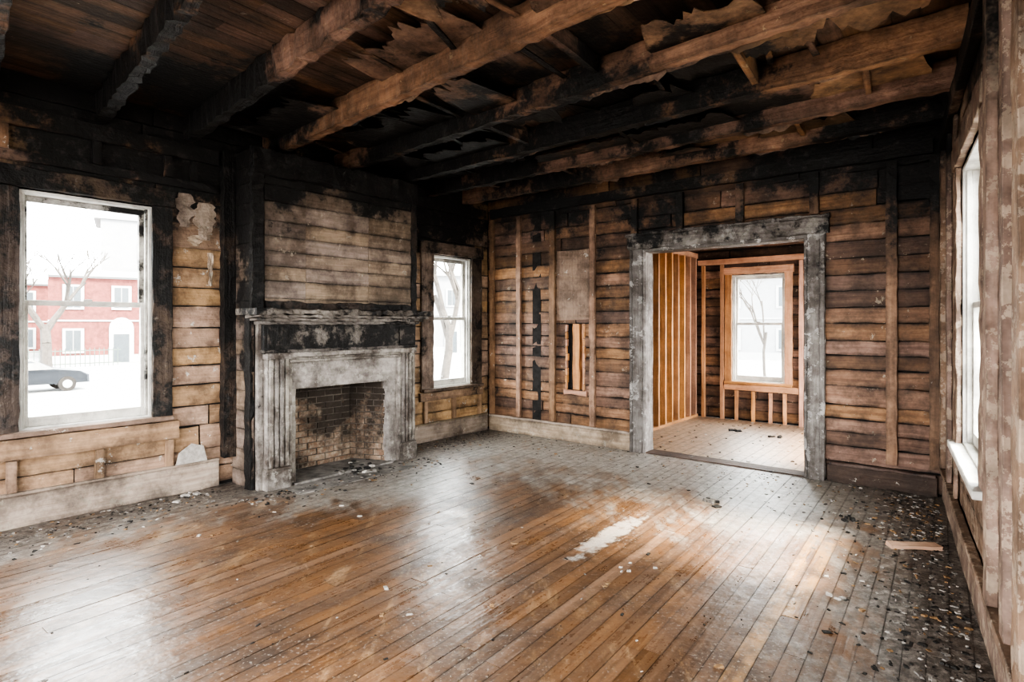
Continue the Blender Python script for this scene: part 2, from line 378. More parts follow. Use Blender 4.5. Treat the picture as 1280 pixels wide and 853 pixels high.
mb.obj("trim_1",M_apron)

mb=MB()   # right wall posts
for s_,w_,d_ in((.10,.09,.05),(.62,.10,.04),(1.10,.09,.03),(2.92,.13,.05),(3.28,.10,.04),(3.75,.13,.06),(4.2,.1,.05),(6.3,.1,.05)):
    mb.box(PR,s_-w_/2,s_+w_/2,.006,d_,.28,HJ-.16,ax=2,n=20,jit=.003,g=-.05)
mb.box(PR,.1,7.4,.006,.06,HJ-.15,HJ-.02,ax=0,n=40,jit=.004,g=.3)
mb.obj("wall_posts_right",M_rwall,bevel=.004)

# ---------------- windows
def window(name,P,op,m_case,m_sash,cw=.14,sill_m=None,cg=0.0,case_d=.035,rail=None,ct=.16,us=0.0):
    u0,u1,z0,z1=op; e=empty(name,P((u0+u1)/2,0,(z0+z1)/2)); zm=(z0+z1)/2+.03 if rail is None else rail
    mb=MB()
    mb.box(P,u0-cw,u0+.005,.004,case_d,z0-.02,z1+.01,ax=2,n=20,jit=.006,g=cg)
    mb.box(P,u1-.005,u1+cw,.004,case_d,z0-.02,z1+.01,ax=2,n=20,jit=.006,g=cg-.15)
    mb.box(P,u0-cw-.02,u1+cw+.02,.004,case_d+.01,z1+.01,z1+ct,ax=0,n=12,jit=.006,g=cg+.05)
    mb.obj(name+"_casing",m_case,e,bevel=.004)
    mb=MB()
    mb.box(P,u0-cw,u1+cw,-.03,.075,z0-.035,z0+.005,ax=0,n=12,jit=.002,g=-.1)
    mb.obj(name+"_sill",sill_m or m_sash,e,bevel=.005)
    mb=MB(); f=.045
    mb.box(P,u0,u0+.025,-TH,-.0,z0,z1,ax=2,n=6,jit=.001); mb.box(P,u1-.025,u1,-TH,0,z0,z1,ax=2,n=6,jit=.001)
    mb.box(P,u0,u1,-TH,0,z1-.025,z1,ax=0,n=4,jit=.001); mb.box(P,u0,u1,-TH,-.0,z0,z0+.02,ax=0,n=4,jit=.001)
    for (a,c,d0,d1,top,bot,sg) in((zm-.02,z1-.025,-.125,-.09,.045,.04,us),(z0+.02,zm+.02,-.085,-.05,.04,.075,0)):
        mb.box(P,u0+.025,u0+.025+f,d0,d1,a,c,ax=2,n=4,jit=.001,g=sg); mb.box(P,u1-.025-f,u1-.025,d0,d1,a,c,ax=2,n=4,jit=.001,g=sg)
        mb.box(P,u0+.07,u1-.07,d0,d1,c-top,c,ax=0,n=3,jit=.001,g=sg); mb.box(P,u0+.07,u1-.07,d0,d1,a,a+bot,ax=0,n=3,jit=.001)
    mb.box(P,u0+.025,u0+.045,-.05,-.02,z0+.02,z1-.025,ax=2,g=us*.8); mb.box(P,u1-.045,u1-.025,-.05,-.02,z0+.02,z1-.025,ax=2)
    um=(u0+u1)/2; mb.box(P,um-.03,um+.03,-.06,-.045,zm+.02,zm+.035,ax=0)
    mb.obj(name+"_sashes",m_sash,e,bevel=.003)
    mb=MB()
    mb.box(P,u0+.06,u1-.06,-.109,-.106,zm,z1-.06,ax=2); mb.box(P,u0+.06,u1-.06,-.069,-.066,z0+.08,zm,ax=2)
    mb.obj(name+"_glass",M_glass,e)
    return e
window("window_1",PL,W1,M_casing,M_sash,cw=.15,sill_m=M_apron,cg=.25,rail=1.66,us=.65)
window("window_2",PL,W2,M_casing,M_sash,cw=.20,sill_m=M_casing,cg=.08,rail=1.57,us=.2)
window("added_window_3",PL,W3,M_casing,M_sash,rail=1.7)  # out-of-view window, added and narrowed for light on the left side
window("window_4",PR,WR,M_rwall,M_sash,cw=.13,cg=-.1,rail=1.62)
window("added_window_5",PR,WR2,M_rwall,M_sash,cw=.13,rail=1.6)  # out-of-view window near the camera, added for foreground light

# ---------------- cased doorway
mb=MB(); u0,u1,_,z1=DOOR
for a0,a1 in((u0-.155,u0),(u1,u1+.155)):
    mb.box(PB,a0,a1,.006,.05,0,z1+.01,ax=2,n=30,jit=.008)
    mb.box(PB,a0+(.0 if a0<u0-.1 else .11),a0+(.035 if a0<u0-.1 else .155),.05,.065,0,z1,ax=2,n=20,jit=.005)
mb.box(PB,u0-.19,u1+.19,.006,.06,z1+.01,z1+.165,ax=0,n=30,jit=.010,g=.25)
mb.box(PB,u0-.20,u1+.20,.006,.085,z1+.16,z1+.19,ax=0,n=30,jit=.010,g=.2)
for a0,a1 in((u0,u0+.03),(u1-.03,u1)): mb.box(PB,a0,a1,-TH-.02,.03,0,z1,ax=2,n=20,jit=.003,g=-.1)
mb.box(PB,u0,u1,-TH-.02,.03,z1-.03,z1+.01,ax=0,n=16,jit=.003,g=-.2)
mb.obj("trim_2",M_doorc,bevel=.004)
mb=MB(); mb.box(PB,u0+.03,u1-.03,-TH-.02,.02,0.0,.012,ax=0,n=16,jit=.002); mb.obj("trim_3",M_based)

# ------------------------------------------------------------------ floors
def clip(p,dv,poly,ex):
    cen=sum(poly,Vector((0,0,0)))/len(poly); t0,t1=-99,99
    for i in range(len(poly)):
        a_=poly[i]; c_=poly[(i+1)%len(poly)]; ed=c_-a_; n=V(-ed.y,ed.x).normalized()
        if (cen-a_).dot(n)<0: n=-n
        num=(p-a_).dot(n)+ex; den=dv.dot(n)
        if abs(den)<1e-6:
            if num<0: return None
            continue
        tt=-num/den
        if den>0: t0=max(t0,tt)
        else: t1=min(t1,tt)
    return (t0,t1) if t1>t0+.05 else None
def floor_boards(name,poly,fd,mat,w,zt=0.0,th=.02,ex=.06,light=()):
    ga=V(fd.y,-fd.x); PF=frame(V(0,0),fd,ga); mb=MB()
    cs=[p.dot(ga) for p in poly]; c=min(cs)-.05
    while c<max(cs)+.05:
        ww=w*U(.96,1.04)
        iv=clip(ga*(c+ww/2),fd,poly,ex)
        if iv:
            x=iv[0]-0
            while x<iv[1]-.01:
                e=min(iv[1],x+U(1.0,3.6))
                if iv[1]-e<.3: e=iv[1]
                g=0
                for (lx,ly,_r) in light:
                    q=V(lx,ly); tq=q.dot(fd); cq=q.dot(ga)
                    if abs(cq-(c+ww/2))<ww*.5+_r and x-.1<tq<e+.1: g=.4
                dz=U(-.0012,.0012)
                mb.box(PF,x+.001,e-.001,c+.0008,c+ww-.0008,zt-th,zt+dz,ax=0,n=max(1,int((e-x)/.5)),jit=.0006,g=g,endj=0)
                x=e
        c+=ww
    return mb.obj(name,mat)
ROOM=[C,R,B,A]
fd=V(.6,.8)
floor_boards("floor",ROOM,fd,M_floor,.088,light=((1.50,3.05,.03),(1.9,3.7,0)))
mb=MB()
mb.prism([Vector((p.x,p.y,-.14)) for p in [C-l*.16-b*.16,R+b*.16-r*.1,B+b*.2+r*.16,A+l*.16-b*.16]],Vector((0,0,.115)))
mb.obj("floor_subfloor",M_soot)

# next room (through the doorway)
ZC2=2.66; W2D=3.02
NR=lambda t,w: C+b*t-nb*w
poly2=[NR(.95,.14),NR(5.7,.14),NR(5.7,W2D),NR(.95,W2D)]
floor_boards("floor_next_room",poly2,-nb,M_floor2,.11,ex=.02)
mb=MB(); mb.prism([Vector((p.x,p.y,-.14)) for p in [NR(.8,.12),NR(5.9,.12),NR(5.9,W2D+.2),NR(.8,W2D+.2)]],Vector((0,0,.115))); mb.obj("floor_next_room_subfloor",M_soot)
PN=frame(NR(0,W2D),b,nb)
WN=(1.895+.549,1.895+1.331,.60,2.26)
build_wall("wall_next_room_back",PN,5.7,3.0,[WN],M_wall,row=.15,u_start=.95)
PNR=frame(NR(5.7,0.14),-nb,-b)
build_wall("wall_next_room_right",PNR,W2D,3.0,[(.6,2.4,.5,2.4)],M_wall)  # big unseen opening, added to light the stud partition
PNL=frame(NR(.95,0.14),-nb,b)
build_wall("wall_next_room_left",PNL,W2D,3.0,[],M_wall)
window("window_6",PN,WN,M_fresh,M_sash,cw=.10,sill_m=M_fresh,cg=-.1,rail=1.5,ct=.12)
PNS=frame(NR(1.82,.14),-nb,b)
mb=MB(); w=.03
while w<W2D-.2:
    mb.box(PNS,w,w+.045,0,.09,.04,ZC2-.10,ax=2,n=8,jit=.002,g=U(-.1,.0)); w+=.235 if w>1.2 else .33
mb.box(PNS,0,W2D-.16,0,.09,0,.04,ax=0,n=6,jit=.002); mb.box(PNS,0,W2D-.16,0,.09,ZC2-.10,ZC2-.02,ax=0,n=6,jit=.002)
mb.obj("stud_partition",M_fresh)
mb=MB()
for u_ in (1.98,2.28,3.42,3.9,4.4): mb.box(PN,u_,u_+.05,.006,.06,.0,2.43,ax=2,n=8,jit=.003,g=-.1)
for u_ in (2.5,2.75,3.0,3.2): mb.box(PN,u_,u_+.045,.006,.05,.0,.46,ax=2,n=3,jit=.003,g=-.1)
mb.box(PN,2.34,3.41,.006,.055,.47,.56,ax=0,n=4,jit=.003,g=-.2)
mb.box(PN,1.92,5.6,.006,.06,2.44,2.52,ax=0,n=10,jit=.003,g=-.1)
mb.obj("wall_studs_next_room",M_fresh)
mb=MB(); w=.3
while w<W2D-.1:
    mb.box(lambda u,d,z:PNS(d,u,z),-.8,3.85,w,w+.05,ZC2,ZC2+.18,ax=0,n=10,jit=.003); w+=.4
x=-.85
while x<3.9:
    mb.box(PNS,-.0,W2D-.14,x,x+.135,ZC2+.18,ZC2+.2,ax=0,n=6,jit=.002,g=U(-.1,.1)); x+=.14
mb.obj("ceiling_next_room",M_joist)

# ------------------------------------------------------------------ ceiling
def smul(s): return 1+.155*min(1,s/2.5)
JS=[.50,1.12,1.78,2.47,3.27,3.98,4.64,5.32,6.0]
JG=[.06,-.04,.04,-.06,-.24,.42,.52,.5,.3]
JN=[]
mb=MB()
for s_,g_ in zip(JS,JG):
    a0=C+l*s_; a1=R+r*(s_*smul(s_)); dv=(a1-a0); L=dv.length; dv.normalize(); nv=V(-dv.y,dv.x)
    PJ=frame(a0,dv,nv); JN.append((PJ,L))
    n=int(L/.07)
    mb.box(PJ,.02,L-.02,-.042,.042,HJ+U(-.01,.012),HT-.01,ax=0,n=n,jit=.008 if g_<.4 else .012,g=g_,rr=U(.3,.8))
    if g_<.2:
        mb.box(PJ,U(.3,1.0),L-U(.3,1.5),.042,.056,HJ+.06,HJ+.12,ax=0,n=n//2,jit=.007,g=g_-.05)
for s0,s1 in((6.75,7.1),(7.45,7.45)):
    a0=C+l*s0; a1=R+r*min(7.4,s1*1.03+.2); dv=a1-a0; L=dv.length; dv.normalize(); PJ=frame(a0,dv,V(-dv.y,dv.x))
    mb.box(PJ,.02,L-.02,-.042,.042,HJ,HT-.01,ax=0,n=30,jit=.007)
mb.obj("ceiling_joists",M_joist)
mb=MB()
def bay(i,f,v,z):
    (P0,L0),(P1,L1)=JN[i],JN[i+1]
    p=P0(L0*f,0,z)*(1-v)+P1(L1*f,0,z)*v; return p
for (i,f) in((0,.35),(0,.8),(1,.55),(2,.78),(1,.9),(3,.62),(2,.4)):
    a0=bay(i,f,.07,0); a1=bay(i,f,.93,0); a0.z=0;a1.z=0; dv=a1-a0; L=dv.length; dv.normalize()
    Pk=frame(a0,dv,V(-dv.y,dv.x)); mb.box(Pk,0,L,-.022,.022,HJ+.05+U(0,.05),HT-.01,ax=0,n=4,jit=.004,g=U(-.1,0.1))
mb.obj("ceiling_blocking",M_joist)
floor_boards("ceiling",ROOM,fd,M_deck,.135,zt=HT+.02,th=.022,ex=.0)
mb=MB(); mb.prism([Vector((p.x,p.y,HT+.03)) for p in [C-l*.16-b*.16,R+b*.16-r*.1,B+b*.2+r*.16,A+l*.16-b*.16]],Vector((0,0,.1)))
mb.obj("ceiling_light_stop",M_soot)  # added sheet above the boards, stops sky light leaking through gaps
# torn sheets / laths
mb=MB()
def torn(i,f0,f1,v0,v1,z,droop=.05,flip=False,g=0.0):
    L=JN[i][1]*(f1-f0); n=max(6,int(L/.03)); rows=[]; sd_=U(0,100)
    for k in range(n+1):
        f=f0+(f1-f0)*k/n; rag=mn.noise(Vector((k*.16+sd_,0,0)))*.5+mn.noise(Vector((k*.6+sd_,5,0)))*.3+U(-.09,.09)
        env=min(1,k/2,(n-k)/2)*.7+.3; vv=max(.04,(v1-v0)*(.72+rag*.8)*env)
        row=[]
        for j in range(6):
            q=j/5; v=v0+vv*q if not flip else v0-vv*q
            p=bay(i,f,v,z-droop*q*q*(.7+rag)+.006*mn.noise(Vector((k*.3,j*.8,sd_)))); row.append(p)
        rows.append(row)
    mb.grid(rows,g=g)
for i in range(0,5):
    f=U(.02,.08)
    while f<.95:
        w_=U(.08,.24)
        if RND.random()<(.9 if i<3 else .6):
            if RND.random()<.55: torn(i,f,min(.97,f+w_),.06,U(.45,1.0),HJ+U(.10,.17),U(.0,.04),g=U(-.15,.25))
            else: torn(i,f,min(.97,f+w_),.94,.94+U(.4,.85),HJ+U(.10,.17),U(.0,.04),flip=True,g=U(-.15,.25))
        f+=w_*U(.7,1.2)
def flap(i,f0,f1,h):
    P0,L0=JN[i]; n=max(4,int((f1-f0)*L0/.04)); rows=[]; sd_=U(0,99); side=.046
    for k in range(n+1):
        f=f0+(f1-f0)*k/n; hh=h*(.35+.65*abs(mn.noise(Vector((k*.45,sd_,0)))*1.6))*min(1,k/2,(n-k)/2)+.008
        rows.append([P0(L0*f,side+.02*q*q,HJ+.07-(hh+.03)*q) for q in(0,.4,.75,1)])
    mb.grid(rows,g=U(-.15,.2))
for i in range(0,5):
    for _ in range(7):
        f=U(.18,.85); flap(i,f,f+U(.03,.12),U(.03,.08))
o=mb.obj("torn_ceiling_lath",M_paper)
md=o.modifiers.new("solid",'SOLIDIFY'); md.thickness=.004
mb=MB()
for _ in range(36):
    i=RND.choice([0,0,1,1,2,2,3,3,4]); f=U(.05,.9); df=U(-.05,.05); a0=bay(i,f,.08,0); a1=bay(i,min(.97,max(.03,f+df)),U(.6,.93),0); a0.z=a1.z=0
    dv=a1-a0; L=dv.length; dv.normalize(); Pk=frame(a0,dv,V(-dv.y,dv.x)); z=HJ+U(.12,.19)
    mb.box(Pk,0,L,-.02,.02,z,z+.008,ax=0,n=4,jit=.003,g=U(-.1,.2),tilt=U(-.04,.04))
mb.obj("ceiling_lath_strips",M_joist)

# ------------------------------------------------------------------ chimney breast (boards, soot core, burnt posts)
S0,S1,DB=1.735,3.587,.42
mb=MB()
mb.box(PL,S0,2.15,.01,.40,0,.90,ax=2,g=.5,mi=1); mb.box(PL,3.26,S1,.01,.40,0,.90,ax=2,g=.5,mi=1)
mb.box(PL,S0,S1,.01,.40,.90,HJ-.02,ax=2,g=.5,mi=1)
z=1.60
while z<HJ-.04:
    z1=min(HJ-.02,z+U(.13,.19)); 
    g=-.12+(.40 if z>2.72 else (.15 if z>2.5 else 0))+(.15 if z<1.80 else 0)
    for (x0,x1,gg) in((S0+.02,S0+.62,.02),(S0+.622,S0+1.35,-.06),(S0+1.352,S1-.09,.14)):
        mb.box(PL,x0,x1,.40,.42+U(-.003,.003),z+.002,z1-.003,ax=0,n=8,jit=.003,g=g+gg+U(-.05,.05),rr=U(.45,.65))
    z=z1
z=0
while z<HJ-.04:
    z1=min(HJ-.02,z+U(.14,.2)); mb.box(PL,S1,S1+.02,.02,.40,z+.002,z1-.002,ax=1,n=4,jit=.002,g=.6 if z>1.0 else .25)
    mb.box(PL,S0-.02,S0,.02,.40,z+.002,z1-.002,ax=1,n=4,jit=.002,g=.5)
    z=z1
K=dict(mi=2)
mb.box(PL,S1-.07,S1+.035,.385,.45,1.64,HJ-.02,ax=2,n=36,jit=.010,g=.3,**K)
mb.box(PL,S1+.02,S1+.13,.012,.10,.265,HJ-.03,ax=2,n=40,jit=.006,g=.2,**K)
mb.box(PL,S0-.03,S0+.04,.385,.44,1.64,HJ-.02,ax=2,n=26,jit=.008,g=.05,**K)
mb.box(PL,S0-.03,S1+.035,.40,.47,HJ-.26,HJ-.03,ax=0,n=26,jit=.012,g=.35,**K)
mb.box(PL,S0-.03,S1-.09,.41,.44,1.64,1.71,ax=0,n=26,jit=.012,g=.1,**K)
mb.box(PL,S1+.005,S1+.04,.30,.40,0,1.55,ax=2,n=20,jit=.008,g=.15,**K)
mb.obj("chimney_breast",[M_breast,M_soot,M_black])

# firebox
fb=empty("fireplace",PL(2.7,.4,.6))
mb=MB()
mb.box(PL,2.13,3.28,.012,.02,.0,1.0,ax=0,mi=1)
def brickwall(P,L,H,d0=0,d1=.07):
    z=0; k=0
    while z<H-.02:
        x=-.1*(k%2)
        while x<L-.01:
            a0=max(0,x); a1=min(L,x+.2)
            if a1-a0>.02:
                dd=U(-.006,.006)
                mb.box(P,a0+.005,a1-.005,d0,d1+dd,z+.005,z+.062,ax=0,jit=.003,mi=0,n=1)
            x+=.205
        z+=.067; k+=1
    mb.box(P,0,L,d0,d1-.010,0,H,ax=0,mi=1)
brickwall(frame(PL(2.36,.02,0),l,nl),.68,.96)
aL=PL(3.04,.05,0); bL=PL(3.262,.50,0); dv=(bL-aL); LL=dv.length; dv.normalize(); nn=V(-dv.y,dv.x); 
if nn.dot(-l)<0: nn=-nn
brickwall(frame(aL-nn*.07,dv,nn),LL,.96)
aL=PL(2.36,.05,0); bL=PL(2.148,.50,0); dv=(bL-aL); LL=dv.length; dv.normalize(); nn=V(-dv.y,dv.x)
if nn.dot(l)<0: nn=-nn
brickwall(frame(aL-nn*.07,dv,nn),LL,.96)
mb.obj("firebox_bricks",[M_brick,M_mortar],fb)
mb=MB(); mb.box(PL,2.15,3.26,.02,.40,.955,1.0,ax=0,mi=0); mb.obj("firebox_throat",M_soot,fb)
mb=MB()
mb.box(PL,2.14,3.27,.02,.56,0.0,.02,ax=0,n=8,jit=.003)
mb.obj("firebox_hearth",M_stone,fb)
mb=MB(); F0=.424
def pil(s0,s1):
    mb.box(PL,s0,s1,F0,.54,.17,1.22,ax=2,n=12,jit=.002)
    w=s1-s0
    for q in(.10,.34,.58,.82):
        c=s0+w*q; mb.box(PL,c-.014,c+.022,.54,.560,.20,1.18,ax=2,n=18,jit=.003)
    mb.box(PL,s0-.012,s1+.012,F0,.568,0,.17,ax=2,n=3,jit=.004)
    mb.box(PL,s0-.008,s1+.008,F0,.565,.17,.195,ax=0,n=2,jit=.003)
    mb.box(PL,s0-.012,s1+.012,F0,.570,1.18,1.235,ax=0,n=3,jit=.004)
pil(3.325,3.535); pil(1.825,2.025)
for s0,s1 in((3.235,3.325),(2.025,2.175)): mb.box(PL,s0,s1,F0-.0,.50,0,.90,ax=2,n=10,jit=.005,rr=.9,g=-.15)
mb.box(PL,2.025,3.325,F0,.505,.885,1.14,ax=0,n=14,jit=.003,rr=.95,g=-.25)
mb.box(PL,2.025,3.325,F0,.555,1.14,1.165,ax=0,n=10,jit=.003); mb.box(PL,2.025,3.325,F0,.535,1.165,1.19,ax=0,n=10,jit=.003); mb.box(PL,2.025,3.325,F0,.565,1.19,1.235,ax=0,n=10,jit=.003)
for s0,s1 in((3.295,3.325),(2.025,2.055)): mb.box(PL,s0,s1,.50,.545,0,1.14,ax=2,n=12,jit=.003)
mb.box(PL,3.535,S1+.002,F0,.48,0,1.5,ax=2,n=10,jit=.004,g=.15)
mb.obj("mantel_surround",M_mant,fb,bevel=.004)
mb=MB()
mb.box(PL,1.80,3.56,F0,.53,1.235,1.50,ax=0,n=30,jit=.007,g=.35)
mb.box(PL,1.79,3.57,F0,.555,1.235,1.262,ax=0,n=30,jit=.006,g=.0)
for s0 in(1.84,3.34): mb.box(PL,s0,s0+.19,.53,.545,1.28,1.47,ax=2,n=4,jit=.005,g=.2)
mb.box(PL,1.78,3.60,F0,.575,1.495,1.525,ax=0,n=30,jit=.006,g=.0)
mb.box(PL,1.755,3.63,F0-.02,.615,1.525,1.555,ax=0,n=34,jit=.008,g=-.05)
mb.box(PL,1.72,3.67,F0-.02,.665,1.555,1.585,ax=0,n=36,jit=.010,g=-.1)
mb.box(PL,1.68,3.71,.30,.70,1.585,1.635,ax=0,n=44,jit=.012,g=.1)
mb.obj("mantel_shelf_and_frieze",M_mantB,fb,bevel=.005)
mb=MB(); mb.box(PL,2.0,3.40,.57,.86,-.004,.003,ax=0,n=14,jit=.0015); mb.obj("hearth_slab",M_stone,fb)

# ------------------------------------------------------------------ debris
MC=mat_simple("charcoal_debris",(.02,.018,.016),.8,.5,20); MP=mat_simple("plaster_debris",(.33,.30,.27),.9,.3,20); MWd=mat_simple("splinter_debris",(.20,.12,.06),.8,.5,20); MG=mat_simple("ash_grey_debris",(.15,.135,.12),.95,.4,20)
mb=MB()
def inroom(p):
    d=(p-C).dot(nl); e=(p-C).dot(nb); f=(p-R).dot(nr)
    if d<.06 or e<.06 or f<.07: return False
    s_=(p-C).dot(l)
    if 1.6<s_<3.8 and d<.62: return False
    return True
def scat(p,size,mi=None):
    if not inroom(p): return
    mi=RND.choices([0,1,2,3],[6,1.6,2,4])[0] if mi is None else mi
    mb.chunk((p.x,p.y,-.001),size*U(.6,1.8),size*U(.4,1.1),size*U(.15,.4),U(0,6.28),mi=mi)
for _ in range(1500): scat(C+l*U(.2,6.5)+nl*(.06+abs(RND.gauss(0,.34))),U(.005,.022))
for _ in range(450): scat(C+b*U(.1,5.1)+nb*(.06+abs(RND.gauss(0,.5))),U(.005,.018))
for _ in range(1300): scat(R+r*U(.05,4.5)+nr*(.07+abs(RND.gauss(0,.26))),U(.005,.024))
for _ in range(400): scat(PL(U(1.6,3.8),.62+abs(RND.gauss(0,.22)),0),U(.006,.026))
for _ in range(500):
    p=C+b*U(.1,5)+nb*U(.3,6.0); scat(p,U(.004,.013))
for _ in range(40):
    p=C+b*U(.1,5)+nb*U(.6,5.4); scat(p,U(.018,.030),RND.choice([0,1,2]))
for _ in range(220): scat(R+r*U(.1,1.6)-b*abs(RND.gauss(0,.7))+nb*.1,U(.006,.024))
mb.obj("floor_debris",[MC,MP,MWd,MG])
mb=MB()
for _ in range(220):
    p=NR(U(1.95,5.5),U(.25,2.9)); s_=U(.006,.026); mb.chunk((p.x,p.y,-.001),s_*U(.6,1.8),s_,s_*U(.2,.5),U(0,6.28),mi=RND.randrange(3))
mb.obj("floor_debris_next_room",[MC,MP,MWd])
def rubble(name,cx,cy,n,spread,size,mats,z=0.0):
    global mb
    mb=MB()
    for _ in range(n):
        mb.chunk((cx+RND.gauss(0,spread),cy+RND.gauss(0,spread),z),size*U(.5,1.6),size*U(.4,1.2),size*U(.2,.5),U(0,6.3),mi=RND.randrange(len(mats)))
    mb.obj(name,mats)
rubble("charcoal_chunks",1.67,4.83,7,.05,.05,[MC,MG])
rubble("charcoal_chunks",2.62,4.42,5,.05,.04,[MC])
rubble("charcoal_chunks",3.06,8.02,6,.05,.06,[MC],.001); rubble("charcoal_chunks",3.5,7.66,6,.05,.05,[MC],.001)
rubble("plaster_fragments",-2.75,4.95,6,.09,.045,[MP]); rubble("plaster_fragments",.70,3.62,4,.06,.02,[MP])
rubble("plaster_fragments",1.76,3.15,3,.03,.035,[MP])
rubble("ash_pile",-1.62,5.92,34,.12,.05,[MC,MG,MG,MP],.01)
mb=MB()
for s_,w_,h_ in((3.85,.26,.17),(5.45,.3,.12)):
    pts=[PL(s_,.05,.265),PL(s_+w_,.05,.265),PL(s_+w_*.9,.048,.265+h_*.6),PL(s_+w_*.5,.048,.265+h_),PL(s_+.03,.048,.265+h_*.8)]
    mb.prism(pts,Vector(nl)*.012)
mb.obj("plaster_shard",MP)
mb=MB(); dvp=V(1,-.10).normalized(); Pk=frame(V(2.52,3.83),dvp,V(.10,1).normalized())
mb.box(Pk,0,.33,0,.085,.002,.026,ax=0,n=5,jit=.003,g=-.3,endj=.02,rr=.9)
mb.obj("loose_plank",wood("pale_plank_wood",(.42,.24,.13),(.56,.35,.21),bias=-.7,zc=0,sph=0,var=.1,stain=.2))
# peeled wallpaper on left wall
mb=MB()
for (s_,z_,w_,h_) in((3.85,2.60,.20,.34),(4.02,2.66,.16,.30),(3.80,2.15,.06,.3),(3.93,2.3,.12,.10)):
    rows=[]; sdx=U(0,99)
    for k in range(14):
        q=k/13; ww=w_*(.45+.5*math.sin(math.pi*min(1,q*1.0+.1)))*(1+.7*mn.noise(Vector((k*.5,sdx,0)))); sh=.25*w_*mn.noise(Vector((k*.35,sdx,7)))
        rows.append([PL(s_+sh+ww*(j/3-.5),.010+.010*q*q+.005*math.sin(j*1.7+k),z_-h_*q) for j in range(4)])
    mb.grid(rows,g=-.25)
o=mb.obj("peeling_wallpaper",M_base); md=o.modifiers.new("s",'SOLIDIFY'); md.thickness=.003

# ------------------------------------------------------------------ outdoors
GZ=-1.5
mb=MB(); mb.prism([Vector((-90,-40,GZ-.3)),Vector((90,-40,GZ-.3)),Vector((90,100,GZ-.3)),Vector((-90,100,GZ-.3))],Vector((0,0,.3)))
mb.obj("ground",mat_simple("pale_pavement",(.20,.20,.20),.9,.3,.5))
MBK=mat_simple("red_brick_facade",(.088,.026,.022),.9,.3,3); MWH=mat_simple("white_painted_trim",(.22,.22,.22),.8,.05,3); MGL=mat_simple("dark_window_pane",(.04,.047,.053),.2,.1,3); MBARK=mat_simple("grey_bark",(.045,.038,.033),.9,.3,6)
MCLP=mat_simple("pale_clapboard",(.17,.17,.175),.9,.06,2)
def house(name,cx,cy,w,h,face,mat,floors,cols,upper=0):
    f=V(-cx,-cy).normalized() if face is None else face; a=V(-f.y,f.x); P=frame(V(cx,cy),a,f); e=empty(name,P(0,0,GZ))
    m=MB(); m.box(P,-w/2,w/2,-8,0,GZ,GZ+h,ax=0); m.box(P,-w/2-.2,w/2+.2,-.2,.35,GZ+h,GZ+h+.45,ax=0,mi=1); m.box(P,-w/2,w/2,0,.08,GZ,GZ+.6,ax=0,mi=1)
    fh=h/floors
    for i in range(floors):
        m.box(P,-w/2,w/2,0,.08,GZ+fh*i+fh-.12,GZ+fh*i+fh,ax=0,mi=1)
        for j in range(cols):
            u=-w/2+w*(j+.5)/cols
            if i==0 and j==cols//2:
                m.box(P,u-.8,u+.8,0,.12,GZ,GZ+2.7,ax=2,mi=1); m.box(P,u-.5,u+.5,.12,.16,GZ,GZ+2.2,ax=2,mi=2)
                pts=[P(u+.8*math.cos(t),.0,GZ+2.7+.8*math.sin(t)) for t in [math.pi*k/8 for k in range(9)]]; m.prism(pts,f*.14,mi=1)
            else:
                z=GZ+fh*i+.9; m.box(P,u-.65,u+.65,0,.1,z-.12,z+1.75,ax=2,mi=1); m.box(P,u-.45,u-.03,.1,.13,z+.05,z+1.6,ax=2,mi=2); m.box(P,u+.03,u+.45,.1,.13,z+.05,z+1.6,ax=2,mi=2)
    if upper:
        m.box(P,-w*.15,w*.5,-6,-.6,GZ+h+.45,GZ+h+upper,ax=0,mi=3); m.box(P,w*.12,w*.24,-.6,-.5,GZ+h+1.2,GZ+h+2.9,ax=2,mi=2)
        m.prism([P(-w*.2,-.4,GZ+h+upper),P(w*.55,-.4,GZ+h+upper),P(w*.175,-.4,GZ+h+upper+1.6)],-f*6,mi=1)
    m.obj("facade",[mat,MWH,MGL,MCLP],e); return e
house("brick_row_house",-30.5,45,9,6.6,None,MBK,2,3,upper=4.6)
house("pale_row_house",-46,47,13,6.5,None,MBK,2,4)
house("clapboard_house",-8,60,14,8,None,MCLP,2,4)
house("clapboard_house",24,46,16,7,None,MCLP,2,4)
def tree(name,x,y,h,rad,seed):
    rg=random.Random(seed); m=MB()
    def br(p,d,L,rd,lv):
        q=p; seg=3
        for k in range(seg):
            d=(d+Vector((rg.uniform(-.14,.14),rg.uniform(-.14,.14),rg.uniform(-.03,.1)))).normalized(); q2=q+d*L/seg; m.tube(q,q2,rd*(1-.25*k/seg),rd*(1-.25*(k+1)/seg),6 if lv<2 else 4,cap=(lv>2)); q=q2
        if lv<5:
            for _ in range(rg.choice([2,3,3])):
                ang=rg.uniform(0,6.28); sp=rg.uniform(.35,.8)
                nd=(d+Vector((math.cos(ang)*sp,math.sin(ang)*sp,rg.uniform(0,.3)))).normalized(); br(q-d*rg.uniform(0,L*.25),nd,L*rg.uniform(.62,.8),rd*.6,lv+1)
    br(Vector((x,y,GZ)),Vector((0,0,1)),h*.33,rad,0); m.obj(name,MBARK)
tree("bare_tree",-24.2,30,9,.28,3); tree("bare_tree",-2.6,22,9,.20,5); tree("bare_tree",11.5,26,8,.07,8); tree("bare_tree",17,20,9,.25,9); tree("bare_tree",-29,33,8,.2,12)
mb=MB(); PFn=frame(V(-36,33),V(.64,.768),V(.768,-.64))
for k in range(42): mb.box(PFn,k*.28,k*.28+.04,0,.04,GZ,GZ+1.3,ax=2)
